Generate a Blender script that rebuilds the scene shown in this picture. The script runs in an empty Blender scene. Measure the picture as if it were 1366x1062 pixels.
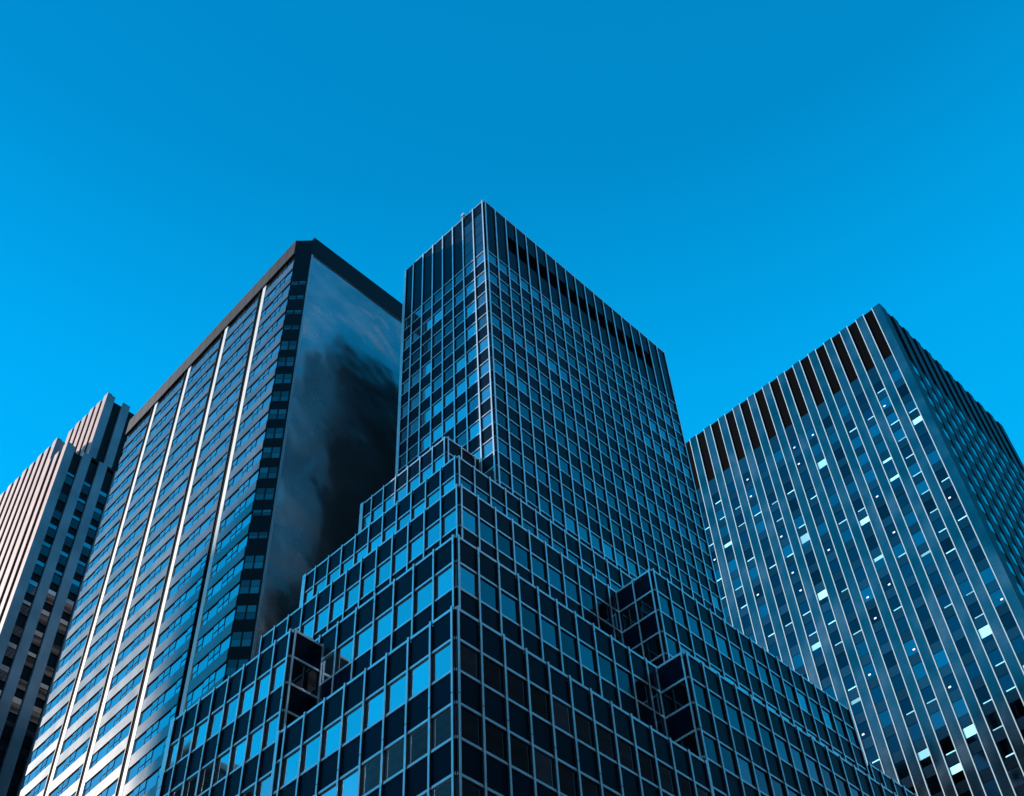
import bpy, math, random
from mathutils import Matrix, Vector

scene = bpy.context.scene
R = math.radians
random.seed(7)

# ------------------------------------------------------------------ camera
YAW, PITCH, ROLL = R(41.8815), R(50.7614), R(-3.8793)
cam_fwd = Vector((math.cos(PITCH) * math.cos(YAW), math.cos(PITCH) * math.sin(YAW), math.sin(PITCH)))
_r = Vector((math.sin(YAW), -math.cos(YAW), 0))
_u = _r.cross(cam_fwd)
cam_right = math.cos(ROLL) * _r + math.sin(ROLL) * _u
cam_up = -math.sin(ROLL) * _r + math.cos(ROLL) * _u
CAM = Vector((0, 0, 1.7))
cd = bpy.data.cameras.new('street_camera')
cd.sensor_width = 36.0
cd.lens = 1667.54 / 1366 * 36.0
cd.clip_start = 0.1
cd.clip_end = 6000
cam = bpy.data.objects.new('street_camera', cd)
scene.collection.objects.link(cam)
m = Matrix((cam_right, cam_up, -cam_fwd)).transposed().to_4x4()
m.translation = CAM
cam.matrix_world = m
scene.camera = cam


def project(P):
    d = Vector(P) - CAM
    z = d.dot(cam_fwd)
    if z <= 0.1:
        return None
    return 683 + 1667.54 * d.dot(cam_right) / z, 531 - 1667.54 * d.dot(cam_up) / z


# ------------------------------------------------------------------ sky and sun
SUN_AZ, SUN_EL = R(119.0), R(27.0)          # azimuth from +x towards +y
SKY_STRENGTH = 0.15
SUN_STRENGTH = 2.2
scene.view_settings.view_transform = 'Standard'
scene.view_settings.look = 'None'
scene.view_settings.gamma = 1.0
scene.view_settings.exposure = 1.35
scene.view_settings.use_curve_mapping = False

world = bpy.data.worlds.new('World')
scene.world = world
world.use_nodes = True
nt = world.node_tree
nt.nodes.clear()
sky = nt.nodes.new('ShaderNodeTexSky')
sky.sky_type = 'NISHITA'
sky.sun_disc = False
sky.sun_elevation = SUN_EL
sky.sun_rotation = math.pi / 2 - SUN_AZ
sky.altitude = 0
sky.air_density = 1.0
sky.dust_density = 0.0
sky.ozone_density = 1.0
hs = nt.nodes.new('ShaderNodeHueSaturation')     # the deep polarised blue of the photograph's sky
hs.inputs['Hue'].default_value = 0.49
hs.inputs['Saturation'].default_value = 1.35
hs.inputs['Value'].default_value = 1.0
bgd = nt.nodes.new('ShaderNodeBackground')
bgd.inputs['Strength'].default_value = SKY_STRENGTH
wo = nt.nodes.new('ShaderNodeOutputWorld')
nt.links.new(sky.outputs[0], hs.inputs['Color'])
tint = nt.nodes.new('ShaderNodeVectorMath')
tint.operation = 'MULTIPLY'
tint.inputs[1].default_value = (0.015, 0.80, 1.0)
nt.links.new(hs.outputs[0], tint.inputs[0])
# clear-sky gradient with height: deep blue overhead, paler towards the horizon
wtc = nt.nodes.new('ShaderNodeTexCoord')
wsp = nt.nodes.new('ShaderNodeSeparateXYZ')
nt.links.new(wtc.outputs['Generated'], wsp.inputs[0])
wmr = nt.nodes.new('ShaderNodeMapRange')
wmr.inputs['From Min'].default_value = 0.0
wmr.inputs['From Max'].default_value = 1.0
nt.links.new(wsp.outputs['Z'], wmr.inputs['Value'])
ramp = nt.nodes.new('ShaderNodeValToRGB')
cr = ramp.color_ramp
cr.elements[0].position = 0.0
cr.elements[0].color = (0.30, 0.58, 0.84, 1)      # pale haze low down
cr.elements[1].position = 1.0
cr.elements[1].color = (0.0, 0.215, 0.50, 1)
e = cr.elements.new(0.30); e.color = (0.26, 0.54, 0.86, 1)
e = cr.elements.new(0.48); e.color = (0.14, 0.51, 0.92, 1)
e = cr.elements.new(0.565); e.color = (0.0, 0.50, 1.0, 1)
e = cr.elements.new(0.66); e.color = (0.0, 0.475, 0.96, 1)
e = cr.elements.new(0.76); e.color = (0.0, 0.40, 0.87, 1)
e = cr.elements.new(0.87); e.color = (0.0, 0.255, 0.580, 1)
nt.links.new(wmr.outputs[0], ramp.inputs['Fac'])
mix = nt.nodes.new('ShaderNodeMix')
mix.data_type = 'VECTOR'
mix.inputs['Factor'].default_value = 0.85
scl = nt.nodes.new('ShaderNodeVectorMath')
scl.operation = 'SCALE'
scl.inputs['Scale'].default_value = 1 / (SKY_STRENGTH * 2 ** 1.35)
nt.links.new(ramp.outputs[0], scl.inputs[0])
nt.links.new(tint.outputs[0], mix.inputs[4])
nt.links.new(scl.outputs[0], mix.inputs[5])
nt.links.new(mix.outputs[1], bgd.inputs['Color'])
nt.links.new(bgd.outputs[0], wo.inputs['Surface'])

sl = bpy.data.lights.new('sun', 'SUN')
sl.energy = SUN_STRENGTH
sl.angle = R(0.53)
sl.color = (1.0, 0.91, 0.82)
so = bpy.data.objects.new('sun', sl)
scene.collection.objects.link(so)
sun_dir = Vector((math.cos(SUN_EL) * math.cos(SUN_AZ), math.cos(SUN_EL) * math.sin(SUN_AZ), math.sin(SUN_EL)))
so.rotation_euler = (-sun_dir).to_track_quat('-Z', 'Y').to_euler()
so.location = sun_dir * 300

scene.cycles.max_bounces = 6
scene.cycles.glossy_bounces = 4
scene.cycles.diffuse_bounces = 3

# ------------------------------------------------------------------ materials


def mat(name, color, rough=0.5, metal=0.0, ior=1.45, vary=0.0, noise=0.0, nscale=0.3, bump=0.0, bscale=1.0,
        rough_noise=0.0, stretch=(1, 1, 1), emit=0.0, spec=0.5, bdist=0.05):
    M = bpy.data.materials.new(name)
    M.use_nodes = True
    t = M.node_tree
    b = t.nodes['Principled BSDF']
    b.inputs['Roughness'].default_value = rough
    b.inputs['Metallic'].default_value = metal
    b.inputs['IOR'].default_value = ior
    b.inputs['Specular IOR Level'].default_value = spec
    b.inputs['Base Color'].default_value = (*color, 1)
    L = t.links.new
    last = None
    if emit:
        b.inputs['Emission Color'].default_value = (*color, 1)
        b.inputs['Emission Strength'].default_value = emit
    if noise or rough_noise or bump:
        tc = t.nodes.new('ShaderNodeTexCoord')
        geo0 = t.nodes.new('ShaderNodeNewGeometry')
        mp = t.nodes.new('ShaderNodeMapping')
        mp.inputs['Scale'].default_value = stretch
        L(geo0.outputs['Position'], mp.inputs['Vector'])
        nz = t.nodes.new('ShaderNodeTexNoise')
        nz.inputs['Scale'].default_value = nscale
        nz.inputs['Detail'].default_value = 5
        L(mp.outputs[0], nz.inputs['Vector'])
    if noise or vary:
        fac = None
        if noise:
            mr = t.nodes.new('ShaderNodeMapRange')
            mr.inputs['From Min'].default_value = 0.3
            mr.inputs['From Max'].default_value = 0.7
            mr.inputs['To Min'].default_value = 1 - noise
            mr.inputs['To Max'].default_value = 1 + noise
            L(nz.outputs['Fac'], mr.inputs['Value'])
            fac = mr.outputs[0]
        if vary:
            oi = t.nodes.new('ShaderNodeObjectInfo')
            ge = t.nodes.new('ShaderNodeNewGeometry')
            ad = t.nodes.new('ShaderNodeMath'); ad.operation = 'ADD'
            fr = t.nodes.new('ShaderNodeMath'); fr.operation = 'FRACT'
            L(oi.outputs['Random'], ad.inputs[0]); L(ge.outputs['Random Per Island'], ad.inputs[1])
            L(ad.outputs[0], fr.inputs[0])
            mv = t.nodes.new('ShaderNodeMapRange')
            mv.inputs['To Min'].default_value = 1 - vary
            mv.inputs['To Max'].default_value = 1 + vary
            L(fr.outputs[0], mv.inputs['Value'])
            if fac is None:
                fac = mv.outputs[0]
            else:
                mu = t.nodes.new('ShaderNodeMath'); mu.operation = 'MULTIPLY'
                L(fac, mu.inputs[0]); L(mv.outputs[0], mu.inputs[1])
                fac = mu.outputs[0]
        vm = t.nodes.new('ShaderNodeVectorMath'); vm.operation = 'SCALE'
        vm.inputs[0].default_value = color
        L(fac, vm.inputs['Scale'])
        L(vm.outputs[0], b.inputs['Base Color'])
        if emit:
            L(vm.outputs[0], b.inputs['Emission Color'])
    if rough_noise:
        rr = t.nodes.new('ShaderNodeMapRange')
        rr.inputs['From Min'].default_value = 0.3
        rr.inputs['From Max'].default_value = 0.7
        rr.inputs['To Min'].default_value = max(0.02, rough - rough_noise)
        rr.inputs['To Max'].default_value = rough + rough_noise
        L(nz.outputs['Fac'], rr.inputs['Value'])
        L(rr.outputs[0], b.inputs['Roughness'])
    if bump:
        n2 = t.nodes.new('ShaderNodeTexNoise')
        n2.inputs['Scale'].default_value = bscale
        n2.inputs['Detail'].default_value = 2
        L(mp.outputs[0], n2.inputs['Vector'])
        bp = t.nodes.new('ShaderNodeBump')
        bp.inputs['Strength'].default_value = bump
        bp.inputs['Distance'].default_value = bdist
        L(n2.outputs['Fac'], bp.inputs['Height'])
        L(bp.outputs[0], b.inputs['Normal'])
    return M


M_SPANDREL = mat('navy_spandrel_panel', (0.004, 0.008, 0.020), 0.30, 0.0, 1.40, spec=0.10, vary=0.25, noise=0.15, nscale=0.25, bump=0.04, bscale=0.8)
M_CORE = mat('dark_backing', (0.008, 0.009, 0.012), 0.6, spec=0.1)
M_GLASS = [mat('dark_tinted_glass', (0.05, 0.055, 0.065), 0.03, 0.85, 1.5, vary=0.3, bump=0.03, bscale=0.5),
           mat('tinted_glass', (0.12, 0.13, 0.15), 0.03, 0.9, 1.5, vary=0.2, bump=0.03, bscale=0.5),
           mat('half_reflective_glass', (0.26, 0.28, 0.31), 0.03, 0.9, 1.5, vary=0.3, bump=0.03, bscale=0.5),
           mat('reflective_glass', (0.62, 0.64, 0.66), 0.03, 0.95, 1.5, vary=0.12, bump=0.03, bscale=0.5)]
M_ALU = mat('brushed_aluminium', (0.93, 0.94, 0.93), 0.32, 0.6, 1.5, noise=0.12, nscale=0.8)
M_STEM = mat('shaded_mullion_stem', (0.035, 0.04, 0.05), 0.45, 0.0, spec=0.3)  # dark colour stands in for shade on the mullion sides
M_SPANDREL.node_tree.nodes['Principled BSDF'].inputs['Specular Tint'].default_value = (0.45, 0.72, 1.0, 1)
M_LOUVRE = mat('black_louvre', (0.003, 0.003, 0.004), 0.7, spec=0.02)

MATS = {}


# ------------------------------------------------------------------ mesh helpers
class MB:
    """collects boxes (and free quads) for one mesh"""

    def __init__(s):
        s.v, s.f, s.mi = [], [], []

    def hexa(s, p, mi=0):
        b = len(s.v)
        s.v += [tuple(q) for q in p]
        for q in ((0, 3, 2, 1), (4, 5, 6, 7), (0, 1, 5, 4), (1, 2, 6, 5), (2, 3, 7, 6), (3, 0, 4, 7)):
            s.f.append(tuple(b + i for i in q)); s.mi.append(mi)

    def box(s, x0, x1, y0, y1, z0, z1, mi=0):
        s.hexa([(x0, y0, z0), (x1, y0, z0), (x1, y1, z0), (x0, y1, z0),
                (x0, y0, z1), (x1, y0, z1), (x1, y1, z1), (x0, y1, z1)], mi)

    def prism(s, pts, z0, z1, mi=0):
        n = len(pts); b = len(s.v)
        s.v += [(x, y, z0) for x, y in pts] + [(x, y, z1) for x, y in pts]
        s.f.append(tuple(b + n - 1 - i for i in range(n))); s.mi.append(mi)
        s.f.append(tuple(b + n + i for i in range(n))); s.mi.append(mi)
        for i in range(n):
            j = (i + 1) % n
            s.f.append((b + i, b + j, b + n + j, b + n + i)); s.mi.append(mi)

    def mesh(s, name, mats):
        me = bpy.data.meshes.new(name)
        me.from_pydata(s.v, [], s.f)
        for mm in (mats if isinstance(mats, (list, tuple)) else [mats]):
            me.materials.append(mm)
        if any(s.mi):
            me.polygons.foreach_set('material_index', s.mi)
        me.update()
        return me


COL = scene.collection


def link(name, me, parent=None, loc=(0, 0, 0), rz=0.0):
    o = bpy.data.objects.new(name, me)
    COL.objects.link(o)
    o.location = loc
    o.rotation_euler = (0, 0, rz)
    if parent is not None:
        o.parent = parent
    return o


def thing(name, label, cat, loc, group=None):
    o = bpy.data.objects.new(name, None)
    COL.objects.link(o)
    o.location = loc
    o.empty_display_size = 2
    o['label'] = label
    o['category'] = cat
    if group:
        o['group'] = group
    return o


def structure(name, me, loc=(0, 0, 0)):
    o = link(name, me, None, loc)
    o['kind'] = 'structure'
    return o


# faces: origin O (plan), u runs to the right seen from outside, n points out
class Face:
    def __init__(s, ox, oy, ux, uy):
        s.O = Vector((ox, oy)); s.U = Vector((ux, uy)).normalized()
        s.N = Vector((s.U.y, -s.U.x))
        s.rz = math.atan2(s.U.y, s.U.x)

    def pt(s, u, d, z):
        q = s.O + s.U * u + s.N * d
        return Vector((q.x, q.y, z))

    def box(s, mb, u0, u1, z0, z1, d0, d1, mi=0, base=(0, 0, 0)):
        B = Vector(base)
        P = []
        for z in (z0, z1):
            for (u, d) in ((u0, d1), (u1, d1), (u1, d0), (u0, d0)):
                P.append(s.pt(u, d, z) - B)
        mb.hexa(P, mi)


CORES = []          # axis aligned boxes used to tell which pieces the camera can see


def seen(P):
    """rough visibility of a point: in frame and not behind another block"""
    pr = project(P)
    if pr is None or not (-6 < pr[0] < 1372 and -6 < pr[1] < 1068):
        return False
    d = Vector(P) - CAM
    for lo, hi in CORES:
        t0, t1 = 0.0, 0.9985
        ok = True
        for a in range(3):
            if abs(d[a]) < 1e-9:
                if not (lo[a] < CAM[a] < hi[a]):
                    ok = False; break
                continue
            ta, tb = (lo[a] - CAM[a]) / d[a], (hi[a] - CAM[a]) / d[a]
            if ta > tb:
                ta, tb = tb, ta
            t0, t1 = max(t0, ta), min(t1, tb)
            if t0 >= t1:
                ok = False; break
        if ok and t1 - t0 > 1e-4:
            return False
    return True


def px_size(F, u0, u1, z0, z1):
    q = [project(F.pt(u, 0, z)) for u, z in ((u0, z0), (u1, z0), (u1, z1), (u0, z1))]
    if any(k is None for k in q):
        return 0
    a = 0
    for i in range(4):
        j = (i + 1) % 4
        a += q[i][0] * q[j][1] - q[j][0] * q[i][1]
    return abs(a) / 2


class Pieces:
    """collects alike pieces of one thing; the 300 that show largest become objects, the rest one joined part"""

    def __init__(s, name, root):
        s.name, s.root, s.items = name, root, []

    def add(s, parent, F, u0, u1, z0, z1, d0, d1, mats, extra=None, key=None):
        c = F.pt((u0 + u1) / 2, d1 + 0.05, (z0 + z1) / 2)
        a = px_size(F, u0, u1, z0, z1)
        vis = a > 0 and (seen(c) or seen(F.pt(u0 + .1, d1 + .05, z1 - .1)) or seen(F.pt(u1 - .1, d1 + .05, z1 - .1)))
        s.items.append((a if vis else a * 1e-6, parent, F, u0, u1, z0, z1, d0, d1, mats, extra, key))

    def build(s, limit=300):
        s.items.sort(key=lambda q: -q[0])
        cache = {}
        rest = MB(); rmats = []
        for i, (a, parent, F, u0, u1, z0, z1, d0, d1, mats, extra, key) in enumerate(s.items):
            w, h = u1 - u0, z1 - z0
            ml = mats if isinstance(mats, list) else [mats]
            if i < limit and a > 1e-3:
                k = (round(w, 3), round(h, 3), round(d1 - d0, 3), tuple(x.name for x in ml), key)
                if k not in cache:
                    mb = MB()
                    if extra:
                        extra(mb, w, h, d1 - d0)
                    else:
                        mb.box(0, w, 0, d1 - d0, 0, h)
                    cache[k] = mb.mesh(s.name, ml)
                # local x = u, local y points inwards
                o = link(s.name, cache[k], parent, F.pt(u0, d1, z0) - s.root.location, F.rz)
                if s.name == 'pane':                 # no two panes sit quite true in their frames
                    o.rotation_euler = ((hsh(i, 1.3) - .5) * .008, 0, F.rz + (hsh(i, 2.9) - .5) * .010)
            else:
                mb = MB()
                if extra:
                    extra(mb, w, h, d1 - d0)
                else:
                    mb.box(0, w, 0, d1 - d0, 0, h)
                b = len(rest.v)
                o0 = F.pt(u0, d1, z0) - s.root.location
                for (x, y, z) in mb.v:
                    rest.v.append((o0.x + F.U.x * x - F.N.x * y, o0.y + F.U.y * x - F.N.y * y, o0.z + z))
                for f, mi in zip(mb.f, mb.mi):
                    mm = ml[mi]
                    if mm not in rmats:
                        rmats.append(mm)
                    rest.f.append(tuple(b + q for q in f)); rest.mi.append(rmats.index(mm))
        if rest.v:
            o = link(s.name, rest.mesh(s.name, rmats), s.root)
            o['kind'] = 'stuff'


def hsh(*a):
    x = 0.0
    for i, q in enumerate(a):
        x += q * (12.9898 + 78.233 * i + 3.7 * i * i)
    x = math.sin(x) * 43758.5453
    return x - math.floor(x)


def smooth(x, seed):
    i = math.floor(x); f = x - i
    f = f * f * (3 - 2 * f)
    return hsh(i, seed) * (1 - f) + hsh(i + 1, seed) * f


# =================================================================== 1. ground
M_ASPHALT = mat('asphalt', (0.05, 0.05, 0.052), 0.85, noise=0.3, nscale=0.4, bump=0.3, bscale=20)
M_PAVE = mat('concrete_paving', (0.30, 0.29, 0.27), 0.8, noise=0.2, nscale=0.5)
mb = MB(); mb.v += [(-3000, -3000, 0), (3000, -3000, 0), (3000, 3000, 0), (-3000, 3000, 0)]; mb.f.append((0, 1, 2, 3)); mb.mi.append(0)
structure('street', mb.mesh('street', M_ASPHALT))
mb = MB(); mb.box(27, 108, 28, 62.5, -0.05, 0.14); structure('pavement', mb.mesh('pavement', M_PAVE))
mb = MB(); mb.box(34, 120, 63.5, 112, -0.05, 0.14); structure('pavement', mb.mesh('pavement', M_PAVE))
mb = MB(); mb.box(122, 175, 28, 100, -0.05, 0.14); structure('pavement', mb.mesh('pavement', M_PAVE))
mb = MB(); mb.box(40, 95, 126, 200, -0.05, 0.14); structure('pavement', mb.mesh('pavement', M_PAVE))

# =================================================================== 2. stepped tower in the middle
HB = 1.847           # half a storey: one band of glass or one band of spandrel
BAY = 1.6
BACK_Y = 60.8
# name, x0, y0, x1, y1, ztop
TIERS = [
    ('setback_tier', 31.86, 33.18, 50.97, 46.60, 42.17),      # lowest corner block
    ('setback_tier', 34.10, 35.40, 53.0, 58.2, 50.10),
    ('setback_tier', 39.07, 40.20, 56.0, BACK_Y, 61.55),
    ('setback_tier', 42.08, 43.47, 79.0, BACK_Y, 69.30),
    ('setback_tier', 47.20, 50.00, 52.0, BACK_Y, 80.95),
    ('side_wing', 31.90, 46.60, 36.5, 58.20, 49.25),          # left wing
    ('side_wing', 50.97, 33.22, 104.0, 40.0, 50.00),          # lower right wing
    ('side_wing', 54.48, 36.90, 78.41, 44.0, 61.50),          # upper right wing
    ('side_wing', 79.10, 37.00, 103.0, 46.0, 57.00),          # far low wing
    ('tower_shaft', 51.00, 47.95, 81.57, BACK_Y, 121.90),
]
for (n, x0, y0, x1, y1, zt) in TIERS:
    CORES.append((Vector((x0 + .1, y0 + .1, 0)), Vector((x1 - .1, y1 - .1, zt - .05))))
# the other towers' bodies, for the visibility test only
SL_A = Vector((40.886, 68.18)); SL_D = R(2.7)
SL_DIR = Vector((math.sin(SL_D), math.cos(SL_D)))
CORES.append((Vector((43.0, 67.0, 0)), Vector((75, 103, 126))))
CORES.append((Vector((128.8, 35.8, 0)), Vector((165, 82, 163))))

tower = thing('stepped_office_tower', 'dark glass office tower in the middle with tiers stepping back below its shaft', 'office tower', (32, 33, 0))
TB = tower.location.copy()
panes = Pieces('pane', tower)
spans = Pieces('spandrel_panel', tower)
muls = Pieces('mullion', tower)
trans = Pieces('transom', tower)
louv = Pieces('louvre_panel', tower)


def panel_shape(mb, w, h, d):
    """flat panel with a shallow bevelled rim"""
    r = 0.03
    b = len(mb.v)
    mb.v += [(0, d, 0), (w, d, 0), (w, d, h), (0, d, h), (0, r, 0), (w, r, 0), (w, r, h), (0, r, h),
             (r, 0, r), (w - r, 0, r), (w - r, 0, h - r), (r, 0, h - r)]
    for q in ((0, 1, 5, 4), (1, 2, 6, 5), (2, 3, 7, 6), (3, 0, 4, 7), (4, 5, 9, 8), (5, 6, 10, 9), (6, 7, 11, 10), (7, 4, 8, 11), (8, 9, 10, 11)):
        mb.f.append(tuple(b + i for i in q)); mb.mi.append(0)


def mullion_shape(mb, w, h, d):
    """cap strip standing on a wider back plate"""
    mb.box(w * 0.12, w * 0.88, 0.032, d, 0, h, 1)
    z = 0.0
    while z < h - 0.01:                      # tubes in two-storey lengths with open joints
        z2 = min(z + 4 * HB - 0.05, h)
        mb.box(0, w, 0, 0.03, z, z2, 0)
        z = z2 + 0.05


def transom_shape(mb, w, h, d):
    """two rails with a dark joint between"""
    mb.box(0, w, 0, d, 0, h * 0.42)
    mb.box(0, w, d * 0.3, d, h * 0.58, h)


def transom_single(mb, w, h, d):
    mb.box(0, w, 0, d, 0, h)


def curtain(part, F, L, z0, z1, anchor, seed, mech=0.0, first='span', mw=0.115, md=0.16, pane_pick=None,
            left_cap=False, double=True, corner_u=None, bay=BAY):
    """one face of curtain wall; bays are counted from the corner end (anchor)"""
    n = int(round(L / bay))
    n = max(n, 1)
    if abs(n * bay - L) < 0.35 * bay:
        bw = L / n
    else:
        n = int(math.ceil(L / bay)); bw = bay
    if anchor == 'right':
        us = [max(L - k * bw, 0) for k in range(n + 1)][::-1]
    else:
        us = [min(k * bw, L) for k in range(n + 1)]
    # rows from the top down
    rows = []
    z = z1
    kind = first
    if mech:
        rows.append((z1 - mech, z1, 'mech')); z = z1 - mech; kind = 'pane'
    while z > z0 + 0.3:
        zb = max(z - HB, z0)
        rows.append((zb, z, kind)); z = zb
        kind = 'pane' if kind == 'span' else 'span'
    g = 0.06
    for (i, u) in enumerate(us):
        w = mw
        a, b = u - w / 2, u + w / 2
        if i == 0 and left_cap:
            a, b = 0.02, 0.42
        elif i == 0:
            a, b = 0.03, 0.03 + w
        elif i == len(us) - 1:
            a, b = L - 0.03 - w, L - 0.03
        # tubes come in storey-high lengths with a fine dark joint; keep one bar per line
        muls.add(part, F, a, b, z0, z1 + 0.08, 0.012, 0.012 + md, [M_ALU, M_STEM], mullion_shape)
    for ri, (zb, zt, kind) in enumerate(rows):
        th = 0.16 if double else 0.11
        if ri > 0 or True:
            zz = zt - th / 2 if ri > 0 else zt - th * 0.55
            trans.add(part, F, 0.02, L - 0.02, zz, zz + th, 0.012, 0.085, M_ALU, transom_shape if (double and ri > 0) else transom_single,
                      key=('d' if double and ri > 0 else 's'))
        for c in range(len(us) - 1):
            u0, u1 = us[c] + g, us[c + 1] - g
            if u1 - u0 < 0.15:
                continue
            if kind == 'mech':
                # tall blind panels in front of the plant rooms, some with a louvre opening
                cc = c
                if anchor == 'left' and len(us) > 12 and 2 <= cc < len(us) - 3:
                    spans.add(part, F, u0, u1, 118.5, zt - .08, 0.0, 0.03, M_SPANDREL, panel_shape)
                    louv.add(part, F, u0, u1, 115.75, 118.45, -0.06, -0.05, M_LOUVRE)
                    spans.add(part, F, u0, u1, zb + .05, 115.7, 0.0, 0.03, M_SPANDREL, panel_shape)
                elif anchor == 'right' and cc >= len(us) - 3:
                    k = 5
                    hh = (zt - zb) / k
                    for q in range(k):
                        spans.add(part, F, u0, u1, zb + q * hh + .04, zb + (q + 1) * hh - .04, 0.0, 0.03, M_GLASS[1] if q < 4 else M_SPANDREL, panel_shape)
                else:
                    spans.add(part, F, u0, u1, zb + .05, zt - .08, 0.0, 0.03, M_SPANDREL, panel_shape)
            elif kind == 'span':
                spans.add(part, F, u0, u1, zb + .07, zt - .07, -0.03, 0.03, M_SPANDREL, panel_shape)
            else:
                mi = pane_pick(ri, c, len(us) - 1) if pane_pick else 1
                panes.add(part, F, u0, u1, zb + .07, zt - .07, -0.04, -0.005, M_GLASS[(0, 1, 3, 2)[mi]])


def pick_left(ri, c, n, seed=1.0):
    v = smooth(c * 0.45 + ri * 1.37, seed + ri * 0.31)
    return 2 if v > 0.55 else (3 if v > .25 else 1)


def pick_right(ri, c, n, seed=5.0):
    v = smooth(c * 0.22 + ri * 2.1, seed + ri)
    return 3 if v > 0.74 else (1 if v > 0.38 else 0)


for idx, (n, x0, y0, x1, y1, zt) in enumerate(TIERS):
    mb = MB()
    mb.box(x0 + .05 - TB.x, x1 - .05 - TB.x, y0 + .05 - TB.y, y1 - .05 - TB.y, 0, zt - 0.12)
    # roof edge kerb
    part = link(n, mb.mesh(n, M_CORE), tower)
    L_left = y1 - y0
    if idx == 6:
        L_left = 2.15
    if idx == 7:
        L_left = 3.25
    FL = Face(x0, y0 + L_left, 0, -1)
    FR = Face(x0, y0, 1, 0)
    if idx == 0:
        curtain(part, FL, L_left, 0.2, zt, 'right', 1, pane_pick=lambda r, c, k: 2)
        curtain(part, FR, x1 - x0, 0.2, zt, 'left', 2, pane_pick=lambda r, c, k: 1 if hsh(r, c, 3) > .75 else 0)
    elif idx == 1:
        curtain(part, FL, 46.6 - y0 + 1.2, 42.2, zt, 'right', 3, pane_pick=lambda r, c, k: 2) if False else \
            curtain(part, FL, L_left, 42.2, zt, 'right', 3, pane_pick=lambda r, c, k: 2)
        curtain(part, FR, x1 - x0, 42.2, zt, 'left', 4, pane_pick=lambda r, c, k: 3 if c == 0 and r == 1 else 1 if hsh(r, c, 8) > .75 else 0)
    elif idx == 2:
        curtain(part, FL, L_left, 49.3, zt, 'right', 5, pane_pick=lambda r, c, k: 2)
        curtain(part, FR, x1 - x0, 50.2, zt, 'left', 6, pane_pick=lambda r, c, k: 3 if c == 0 and r == 1 else (1 if hsh(r, c, 5) > .55 else 0))
    elif idx == 3:
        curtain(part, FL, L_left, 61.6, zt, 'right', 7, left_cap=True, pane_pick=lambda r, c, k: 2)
        curtain(part, FR, x1 - x0, 61.6, zt, 'left', 8, pane_pick=lambda r, c, k: 1)
    elif idx == 4:
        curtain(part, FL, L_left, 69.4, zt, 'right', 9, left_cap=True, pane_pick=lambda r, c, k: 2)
        curtain(part, FR, 3.8, 69.4, zt, 'left', 10, pane_pick=lambda r, c, k: 0)
    elif idx == 5:
        curtain(part, FL, L_left, 0.2, zt, 'right', 11, bay=1.42, left_cap=True, pane_pick=lambda r, c, k: 2)
        curtain(part, FR, 2.2, 42.2, zt, 'left', 12, bay=2.0, pane_pick=lambda r, c, k: 0)
    elif idx == 6:
        curtain(part, FL, L_left, 42.2, zt, 'right', 13, bay=2.15, pane_pick=lambda r, c, k: 0)
        curtain(part, FR, x1 - x0, 0.2, zt, 'left', 14, pane_pick=lambda r, c, k: 1 if hsh(r, c) > .45 and c > 1 else 0)
    elif idx == 7:
        curtain(part, FL, L_left, 50.1, zt, 'right', 15, pane_pick=lambda r, c, k: 0)
        curtain(part, FR, x1 - x0, 50.1, zt, 'left', 16, pane_pick=lambda r, c, k: (2 if r == 3 and c > 1 else (3 if hsh(c, r, 6) > .6 else 1)) if c < k - 2 else 0)
    elif idx == 8:
        curtain(part, FR, x1 - x0, 50.1, zt, 'left', 17, pane_pick=lambda r, c, k: 1)
    elif idx == 9:
        curtain(part, FL, L_left, 61.0, zt, 'right', 18, mech=9.94, left_cap=True, double=False, mw=0.15,
                pane_pick=lambda r, c, k: 2 if c >= k - 2 and hsh(r, c, 2.2) > .2 else pick_left(r, c, k))  # two corner bays get brighter glass, standing in for direct sun
        curtain(part, FR, x1 - x0, 61.6, zt, 'left', 19, mech=9.94, double=False, mw=0.15, pane_pick=pick_right)
        FE2 = Face(x1, y0, 0, 1)
        curtain(part, FE2, L_left, 30.0, zt, 'left', 20, mech=9.94, double=False, mw=0.15, pane_pick=pick_left)

mb = MB(); mb.box(50.6 - TB.x, 51.0 - TB.x, 50.7 - TB.y, 51.1 - TB.y, 122.0, 122.3); mb.box(50.75 - TB.x, 50.85 - TB.x, 50.85 - TB.y, 50.95 - TB.y, 121.8, 122.0)
link('roof_floodlight', mb.mesh('roof_floodlight', M_ALU), tower)
for P in (panes, spans, muls, trans, louv):
    P.build()

# =================================================================== 3. slab tower with the blank end wall
M_WHITE = bpy.data.materials.new('coated_metal_panel')       # dull metal under a clear smooth coat
M_WHITE.use_nodes = True
_t = M_WHITE.node_tree
_t.nodes.clear()
_o = _t.nodes.new('ShaderNodeOutputMaterial')
_df = _t.nodes.new('ShaderNodeBsdfDiffuse')
_gl = _t.nodes.new('ShaderNodeBsdfGlossy'); _gl.inputs['Roughness'].default_value = 0.38
_ct = _t.nodes.new('ShaderNodeBsdfGlossy'); _ct.inputs['Roughness'].default_value = 0.06
_ct.inputs['Color'].default_value = (0.95, 0.95, 0.95, 1)
_ad = _t.nodes.new('ShaderNodeAddShader')
_mx = _t.nodes.new('ShaderNodeMixShader')
_fr = _t.nodes.new('ShaderNodeFresnel'); _fr.inputs['IOR'].default_value = 1.5
_gp = _t.nodes.new('ShaderNodeNewGeometry')
_nz = _t.nodes.new('ShaderNodeTexNoise'); _nz.inputs['Scale'].default_value = 0.5; _nz.inputs['Detail'].default_value = 6
_oi = _t.nodes.new('ShaderNodeObjectInfo')
_m1 = _t.nodes.new('ShaderNodeMapRange'); _m1.inputs['From Min'].default_value = 0.3; _m1.inputs['From Max'].default_value = 0.7
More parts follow.
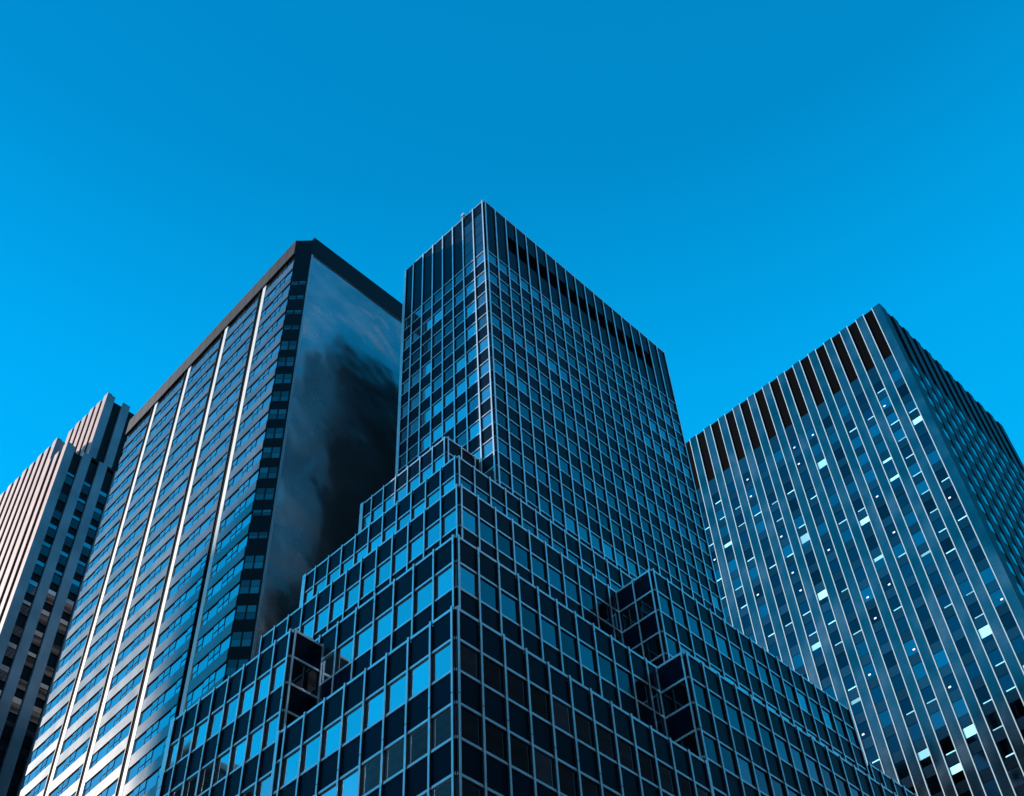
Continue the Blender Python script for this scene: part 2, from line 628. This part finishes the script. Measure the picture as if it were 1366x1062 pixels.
_m1.inputs['To Min'].default_value = 0.75; _m1.inputs['To Max'].default_value = 1.2
_m2 = _t.nodes.new('ShaderNodeMapRange'); _m2.inputs['To Min'].default_value = 0.8; _m2.inputs['To Max'].default_value = 1.2
_mm = _t.nodes.new('ShaderNodeMath'); _mm.operation = 'MULTIPLY'
_s1 = _t.nodes.new('ShaderNodeVectorMath'); _s1.operation = 'SCALE'; _s1.inputs[0].default_value = (0.085, 0.084, 0.084)
_s2 = _t.nodes.new('ShaderNodeVectorMath'); _s2.operation = 'SCALE'; _s2.inputs[0].default_value = (0.052, 0.049, 0.046)
for _a, _b in ((_gp.outputs['Position'], _nz.inputs['Vector']), (_nz.outputs['Fac'], _m1.inputs['Value']), (_oi.outputs['Random'], _m2.inputs['Value']),
               (_m1.outputs[0], _mm.inputs[0]), (_m2.outputs[0], _mm.inputs[1]), (_mm.outputs[0], _s1.inputs['Scale']), (_mm.outputs[0], _s2.inputs['Scale']),
               (_s1.outputs[0], _df.inputs['Color']), (_s2.outputs[0], _gl.inputs['Color']), (_df.outputs[0], _ad.inputs[0]), (_gl.outputs[0], _ad.inputs[1]),
               (_fr.outputs[0], _mx.inputs[0]), (_ad.outputs[0], _mx.inputs[1]), (_ct.outputs[0], _mx.inputs[2]), (_mx.outputs[0], _o.inputs['Surface'])):
    _t.links.new(_a, _b)
M_PIL = mat('white_marble_pilaster', (0.78, 0.76, 0.73), 0.55, noise=0.08, nscale=0.5)
M_SLABGLASS = mat('window_glass', (0.46, 0.50, 0.54), 0.04, 0.95, 1.5, vary=0.15, bump=0.03, bscale=0.6)
M_FRAME = mat('dark_window_frame', (0.02, 0.022, 0.025), 0.5)
M_BLANK = mat('polished_grey_cladding', (0.42, 0.41, 0.42), 0.25, 0.85, 1.6, noise=0.22, nscale=0.10, rough_noise=0.07, bump=0.85, bscale=0.17, bdist=0.5)
M_BAND = mat('mottled_reflection_band', (0.032, 0.029, 0.031), 0.6, 0.0, spec=0.15, noise=0.6, nscale=0.10)  # cloudy tone puts reflections on the metal band into its colour
M_DARK = mat('black_cladding', (0.006, 0.007, 0.010), 0.45, spec=0.12, noise=0.3, nscale=0.3)
M_TRIM = mat('steel_trim', (0.45, 0.47, 0.50), 0.35, 0.6)
slab = thing('slab_tower', 'tall slab tower with white pilasters, window bands and a blank polished end wall', 'high-rise', (41, 67, 0))
SB = slab.location.copy()
SLEN = 35.8
far_end = SL_A + SL_DIR * SLEN
FS = Face(far_end.x, far_end.y, -SL_DIR.x, -SL_DIR.y)      # u = 0 at the far left end
CH = Vector((42.16, 66.90))
ZT, ZB = 126.0, 123.2
FLH = 2.767
mb = MB()
body = [(SL_A.x + .35, SL_A.y + .2), (CH.x + .3, CH.y + .3), (75, 67.2), (75, 103.5), (far_end.x + .35, far_end.y)]
mb.prism([(x - SB.x, y - SB.y) for x, y in body], 0, ZT - .3)
sbody = link('body', mb.mesh('body', M_DARK), slab)
# bays: pilaster / groove pairs measured from the near corner
marks = [6.2, 13.9, 21.7, 29.1]
grooves = []
for k, s in enumerate(marks):
    uR = SLEN - (s - 0.62); uM = SLEN - s; uL = SLEN - (s + 0.62)
    mb = MB(); FS.box(mb, uM + .01, uR, 0, ZB - .02, -0.3, 0.02, 0, SB); link('pilaster', mb.mesh('pilaster', M_PIL), slab)
    mb = MB(); FS.box(mb, uL, uM, 0, ZB - .02, -0.33, -0.06, 0, SB); link('dark_groove', mb.mesh('dark_groove', M_LOUVRE), slab)
    mb = MB(); FS.box(mb, uL - .12, uL, 0, ZB - .02, -0.3, 0.015, 0, SB); link('groove_trim', mb.mesh('groove_trim', M_DARK), slab)
    grooves.append((uL - .12, uR))
edges = [0.25] + [q for g in sorted(grooves) for q in g] + [SLEN - 0.1]
bays = [(edges[i], edges[i + 1]) for i in range(0, len(edges), 2)]
wins = Pieces('window', slab)
sps = Pieces('spandrel_panel', slab)


def win_wide(mb, w, h, d):
    f = 0.05
    mb.box(0, w, d * .5, d, 0, h, 1)
    mb.box(f, w - f, d * .3, d * .5 - .002, f, h - f, 0)


def win_split(mb, w, h, d):
    f = 0.05
    mb.box(0, w, d * .5, d, 0, h, 1)
    mb.box(f, w - f, d * .3, d * .5 - .002, f, h * .46 - f, 0)
    mb.box(f, w - f, d * .1, d * .5 - .002, h * .46 + f, h - f, 0)


ROW0 = 117.55          # top of the top full window row
nfl = 44
for bi, (a, b) in enumerate(bays):
    w = b - a
    pat = 'SWSSW' if bi % 2 == 0 else 'WSSWS'
    wt = sum(1.75 if c == 'W' else 1.0 for c in pat)
    for f in range(-2, nfl):
        ztop = ROW0 - f * FLH
        zb = ztop - 1.50
        if zb < 1:
            break
        sps.add(slab, FS, a, b, zb - (FLH - 1.50) + .02, zb - .02, -0.2, 0.0, M_WHITE)
        u = a
        for ci, c in enumerate(pat):
            ww = (1.75 if c == 'W' else 1.0) / wt * w
            wins.add(slab, FS, u + .015, u + ww - .015, zb, ztop, -0.25, -0.05, [M_SLABGLASS, M_FRAME], win_wide if c == 'W' else win_split, key=c)
            u += ww
# parapet band in panels
npn = 22
pw = SLEN / npn
for k in range(npn):
    mb = MB(); FS.box(mb, k * pw + .02, (k + 1) * pw - .02, ZB, ZT, -0.3, 0.18, 0, SB)
    link('parapet_panel', mb.mesh('parapet_panel', M_BAND), slab)
# chamfered corner with its column of paired windows
cu = (CH - SL_A); cl = cu.length
FC = Face(SL_A.x, SL_A.y, cu.x, cu.y)
mb = MB(); FC.box(mb, 0, cl, 0, ZT, -0.35, 0.0, 0, SB); link('chamfer', mb.mesh('chamfer', M_DARK), slab)
cw = Pieces('corner_window', slab)
M_CGLASS = mat('corner_glass', (0.10, 0.11, 0.12), 0.06, 0.8, 1.5, vary=0.5)


def win_corner(mb, w, h, d):
    mb.box(0, w, d * .5, d, 0, h, 1)
    mb.box(.03, w - .03, 0, d * .5 - .002, h * .5 + .03, h - .03, 0)
    mb.box(.03, w - .03, 0, d * .5 - .002, .03, h * .5 - .03, 0)


for f in range(0, nfl):
    ztop = ROW0 - f * FLH
    if ztop < 4:
        break
    for (a, b) in ((0.12, cl / 2 - .05), (cl / 2 + .05, cl - .12)):
        hh = 1.5 if hsh(f, 4) > .35 else 0.75
        cw.add(slab, FC, a, b, ztop - hh, ztop, 0.0, 0.03, [M_CGLASS, M_FRAME], win_corner)
# blank end wall: dark top band, thin bright frame, smooth cladding
FE = Face(CH.x, CH.y, 1, 0)
EL = 32.8
mb = MB(); FE.box(mb, 0, EL, ZT - 3.0, ZT + .45, -0.3, 0.16, 0, SB); link('roof_band', mb.mesh('roof_band', M_DARK), slab)
mb = MB(); FE.box(mb, .25, EL, ZT - 3.12, ZT - 3.0, -0.3, 0.10, 0, SB); FE.box(mb, 0.03, .25, 0, ZT - 3.0, -0.3, 0.12, 0, SB)
link('frame_trim', mb.mesh('frame_trim', M_TRIM), slab)
mb = MB(); FE.box(mb, .25, EL, 0, ZT - 3.12, -0.3, 0.02, 0, SB); link('blank_wall', mb.mesh('blank_wall', M_BLANK), slab)
wins.build(); sps.build(); cw.build()

# =================================================================== 4. striped tower on the right
M_PIER = mat('polished_pier_cladding', (0.19, 0.20, 0.205), 0.20, 1.0, 1.5, noise=0.30, nscale=0.16, rough_noise=0.1, bump=0.22, bscale=0.25)
M_EDGE = mat('bright_metal_edge', (0.58, 0.72, 0.76), 0.5, 0.0)
M_STRIPGLASS = [mat('strip_glass', (0.07, 0.085, 0.11), 0.05, 1.0, 1.5, vary=0.5, bump=0.05, bscale=0.5),
                mat('strip_glass_pale', (0.20, 0.24, 0.28), 0.06, 1.0, 1.5, vary=0.3, bump=0.05, bscale=0.5)]
M_STRIPSPAN = mat('strip_spandrel', (0.10, 0.115, 0.13), 0.2, 1.0, 1.5, vary=0.3)
M_SIDEGLASS = mat('side_glass', (0.11, 0.13, 0.15), 0.08, 1.0, 1.5, vary=0.7)
M_BLIND = mat('white_blind', (0.85, 0.86, 0.84), 0.7, emit=0.0)
M_LIT = mat('lit_ceiling', (0.30, 0.80, 1.0), 0.6, emit=0.24, vary=0.55)
M_LAMP = mat('ceiling_lamp', (1.0, 0.93, 0.85), 0.6, emit=0.35)
strip = thing('striped_tower', 'office tower on the right with vertical piers and black slots under its roof', 'office tower', (127.5, 34.3, 0))
RB = strip.location.copy()
RX, RY0, RY1, RXE, RZT, RZS = 127.5, 34.27, 88.0, 165.3, 163.6, 151.6
mb = MB(); mb.box(RX + .42 - RB.x, RXE - RB.x, RY0 + .48 - RB.y, RY1 - RB.y, 0, RZT - .15); link('body', mb.mesh('body', M_CORE), strip)
FRL = Face(RX, RY1, 0, -1)
RL = RY1 - RY0
PER = 3.17
w2 = Pieces('window', strip); s2 = Pieces('spandrel_panel', strip); bl = Pieces('blind', strip)
FH = 3.70


def edge(parent, F, u0, u1, z0, z1, d0, d1):
    mb = MB(); F.box(mb, u0, u1, z0, z1, d0, d1, 0, RB)
    return link('edge_strip', mb.mesh('edge_strip', M_EDGE), parent)


nslots = 16
prev = RL
for k in range(nslots):
    yA = 35.75 + PER * k
    uB = RL - (yA - RY0)          # right end of slot (near corner)
    uA = uB - 1.60
    # pier to the right of this slot, from uB to prev
    mb = MB(); FRL.box(mb, uB + .02, prev - .02, 0, RZT, -0.4, 0.0, 0, RB)
    pier = link('pier', mb.mesh('pier', M_PIER), strip)
    edge(pier, FRL, uB, uB + .13, 0, RZT - .02, -0.1, 0.06)
    if k > 0:
        edge(pier, FRL, prev - .13, prev, 0, RZT - .02, -0.1, 0.06)
    prev = uA
    mb = MB(); FRL.box(mb, uA, uB, RZS, RZT - .12, -0.44, -0.10, 0, RB)
    link('louvre_slot', mb.mesh('louvre_slot', M_LOUVRE), strip)
    mb = MB(); FRL.box(mb, uA, uB, RZS - 3.4, RZS, -0.44, -0.07, 0, RB)
    link('slot_sill_panel', mb.mesh('slot_sill_panel', M_STRIPSPAN), strip)
    f = 0
    while True:
        zt = RZS - 3.4 - f * FH
        if zt < 5:
            break
        wz0, wz1 = zt - 2.15, zt - .03
        v = smooth(k * 0.9 + f * 0.37, 2.0)
        gi = 1 if hsh(k, f, 9) > .62 else 0
        w2.add(strip, FRL, uA + .02, uB - .02, wz0, wz1, -0.45, -0.10, M_STRIPGLASS[gi])
        s2.add(strip, FRL, uA + .02, uB - .02, zt - FH + .03, wz0 - .06, -0.45, -0.07, M_STRIPSPAN)
        q = hsh(k, f, 1.7)
        if q > .92:
            hh = .35 + 1.2 * hsh(k, f, 5)
            bl.add(strip, FRL, uA + .12, uB - .05, wz1 - hh, wz1 - .05, -0.10, -0.085, M_LIT)
        elif q > .56:
            bl.add(strip, FRL, uA + .12 + .4 * hsh(f, k), uB - .05, wz0 + .02, wz0 + .17, -0.10, -0.085, M_LIT, key='thin')
        elif q > .47:
            uu = uA + .2 + .8 * hsh(k, f, 6)
            bl.add(strip, FRL, uu, uu + .34, wz0 + .5, wz0 + .72, -0.10, -0.085, M_LAMP, key='lamp')
        f += 1
mb = MB(); FRL.box(mb, 0, prev - .02, 0, RZT, -0.4, 0.0, 0, RB); link('pier', mb.mesh('pier', M_PIER), strip)
# right-hand face: deep ribs with small windows between
FRR = Face(RX, RY0, 1, 0)
M_RIB = mat('dark_rib_cladding', (0.012, 0.018, 0.032), 0.40, 0.0, 1.5, spec=0.06, noise=0.2, nscale=0.3)
RRL = RXE - RX
mb = MB(); FRR.box(mb, 0.03, 1.9, 0, RZT, -0.5, 0.0, 0, RB); link('corner_pier', mb.mesh('corner_pier', M_RIB), strip)
w3 = Pieces('side_window', strip)
nr = 11
pr = (RRL - 1.9) / nr
for k in range(nr):
    ua = 1.9 + k * pr
    mb = MB(); FRR.box(mb, ua + 1.7, ua + pr, 0, RZT, -0.5, 0.06, 0, RB); link('rib', mb.mesh('rib', M_RIB), strip)
    mb = MB(); FRR.box(mb, ua, ua + 1.7, 0, RZS - 1, -0.5, -0.05, 0, RB); link('infill_panel', mb.mesh('infill_panel', M_RIB), strip)
    mb = MB(); FRR.box(mb, ua, ua + 1.7, RZS - 1, RZT - .1, -0.5, -0.12, 0, RB); link('louvre_slot', mb.mesh('louvre_slot', M_LOUVRE), strip)
    f = 0
    while True:
        zt = RZS - 2.2 - f * FH
        if zt < 5:
            break
        w3.add(strip, FRR, ua + .2, ua + 1.62, zt - 1.9, zt, -0.4, -0.02, M_SIDEGLASS)
        f += 1
w2.build(); s2.build(); bl.build(); w3.build()

# =================================================================== 5. ribbed tower at the far left
M_RIBW = mat('pale_pink_stone', (0.62, 0.36, 0.31), 0.6, noise=0.15, nscale=0.5)
M_LPIER = mat('polished_stone_pier', (0.22, 0.22, 0.24), 0.22, 0.3, 1.5, noise=0.25, nscale=0.2, bump=0.15, bscale=0.3)
M_BROWN = mat('shaded_brown_recess', (0.06, 0.03, 0.026), 0.6, noise=0.3, nscale=0.4)  # dark brown carries the shade of rib sides and gaps
rib = thing('ribbed_tower', 'stone tower at far left with pale sunlit ribs and a taller block behind', 'high-rise', (46.6, 135.2, 0))
LB = rib.location.copy()
w4 = Pieces('window', rib); b4 = Pieces('blind', rib); r4 = Pieces('rib', rib)


def rib_shape(mb, w, h, d):
    mb.box(0, w, 0, .10, 0, h, 0)
    mb.box(.03, w - .03, .102, d, 0, h, 1)


def ribbed_block(name, x0, y0, x1, y1, zb, zt, per, side_piers, sp0, slot_drop):
    mb = MB(); mb.box(x0 + .8 - LB.x, x1 - LB.x, y0 + .5 - LB.y, y1 - LB.y, zb, zt - .6)
    part = link(name, mb.mesh(name, M_DARK), rib)
    F = Face(x0, y1, 0, -1)
    L = y1 - y0
    n = int(L / per)
    for k in range(n + 1):
        uR = L - k * per
        if uR < 1.3:
            break
        r4.add(part, F, uR - 1.25, uR - 0.02, zb, zt + (0.0 if k % 2 else .25), -0.8, 0.0, [M_RIBW, M_BROWN], rib_shape)
        mbx = MB(); F.box(mbx, max(uR - per, 0), uR - 1.25, zb, zt - 1.2, -0.78, -0.62, 0, LB)
        if uR - per > 0:
            link('rib_recess', mbx.mesh('rib_recess', M_BROWN), part)
    F2 = Face(x0, y0, 1, 0)
    for k in range(side_piers):
        a = k * 2.92
        if k == 0:
            a0, a1 = 0.01, 1.45
        else:
            a0, a1 = a, a + 1.45
        mbx = MB(); F2.box(mbx, a0, a1, zb, zt, -0.5, 0.012, 0, LB)
        link('pier', mbx.mesh('pier', M_LPIER), part)
        f = 0
        while True:
            z1 = zt - slot_drop - f * 3.7
            if z1 - 1.5 < max(zb, 5):
                break
            w4.add(part, F2, a1 + .03, a + 2.89, z1 - 2.4, z1 - .9, -0.5, -0.35, M_STRIPGLASS[0] if False else M_GLASS[0])
            q = hsh(k, f, zt)
            if q > .15:
                hh = .5 + .35 * hsh(f, k)
                b4.add(part, F2, a1 + .05, a + 2.8, z1 - hh - .05, z1 - .05, -0.5, -0.38, M_STRIPGLASS[1], key=round(hh, 1))
            f += 1
    return part


ribbed_block('front_block', 46.6, 135.2, 61, 141.3, 0, 151.2, 2.4, 5, 0, 5.2)
ribbed_block('rear_block', 46.9, 141.35, 57, 160, 0, 157.6, 2.28, 1, 0, 5)
ribbed_block('upper_block', 50.25, 135.26, 61, 149, 151.2, 166.6, 2.1, 3, 0, 40)
w4.build(); b4.build(); r4.build()

# =================================================================== 6. towers across the streets (outside the frame: they shade and are mirrored)
M_FAC = mat('pale_brick', (0.36, 0.27, 0.22), 0.7, noise=0.15, nscale=0.2)
M_FACP = mat('pale_limestone', (0.62, 0.50, 0.44), 0.7, noise=0.15, nscale=0.2)
M_FACD = mat('dark_curtain_wall', (0.012, 0.013, 0.016), 0.5, 0.0, 1.4)
M_FACW = mat('facade_windows', (0.02, 0.025, 0.03), 0.15, 0.2)


def plain_tower(name, label, x0, y0, x1, y1, z, m_wall, blocks=()):
    t = thing(name, label, 'high-rise', ((x0 + x1) / 2, (y0 + y1) / 2, 0))
    B = t.location.copy()
    mb = MB(); wb = MB()
    vol = [(x0, y0, x1, y1, z)] + list(blocks)
    for (a, b, c, d, h) in vol:
        mb.box(a - B.x, c - B.x, b - B.y, d - B.y, 0, h)
        zz = 6.0
        while zz < h - 4:
            for (F, L) in ((Face(a, d, 0, -1), d - b), (Face(a, b, 1, 0), c - a), (Face(c, b, 0, 1), d - b), (Face(c, d, -1, 0), c - a)):
                F.box(wb, 1, L - 1, zz, zz + 1.7, -.1, .06, 0, B)
            zz += 3.6
    link('wall', mb.mesh('wall', m_wall), t)
    o = link('window_band', wb.mesh('window_band', M_FACW), t)
    o['kind'] = 'stuff'
    return t


plain_tower('brick_tower', 'pale brick high-rise with window bands, far off beyond the street to the left', -150, 318, -120, 371, 252, M_FAC,
            blocks=((-150, 318, -120, 364, 254.5), (-150, 318, -120, 358, 257)))
plain_tower('dark_tower', 'black glass high-rise across the street behind the viewer', 78, -95, 230, -55, 150, M_FACD)
plain_tower('brick_tower', 'very tall pale stone high-rise added out of view behind the black glass one, for warm reflections', 136, -130, 163, -100, 335, M_FACP)  # unseen tower added to throw warm light and reflections
plain_tower('dark_tower', 'dark high-rise added out of view to the right of the viewer, for shade', -60, -105, 74, -62, 210, M_FACD)  # unseen tower added to darken the sides facing it
plain_tower('dark_tower', 'dark high-rise beyond the street to the left, nearer than the brick one', -150, 176, -120, 226, 208, M_FACD)
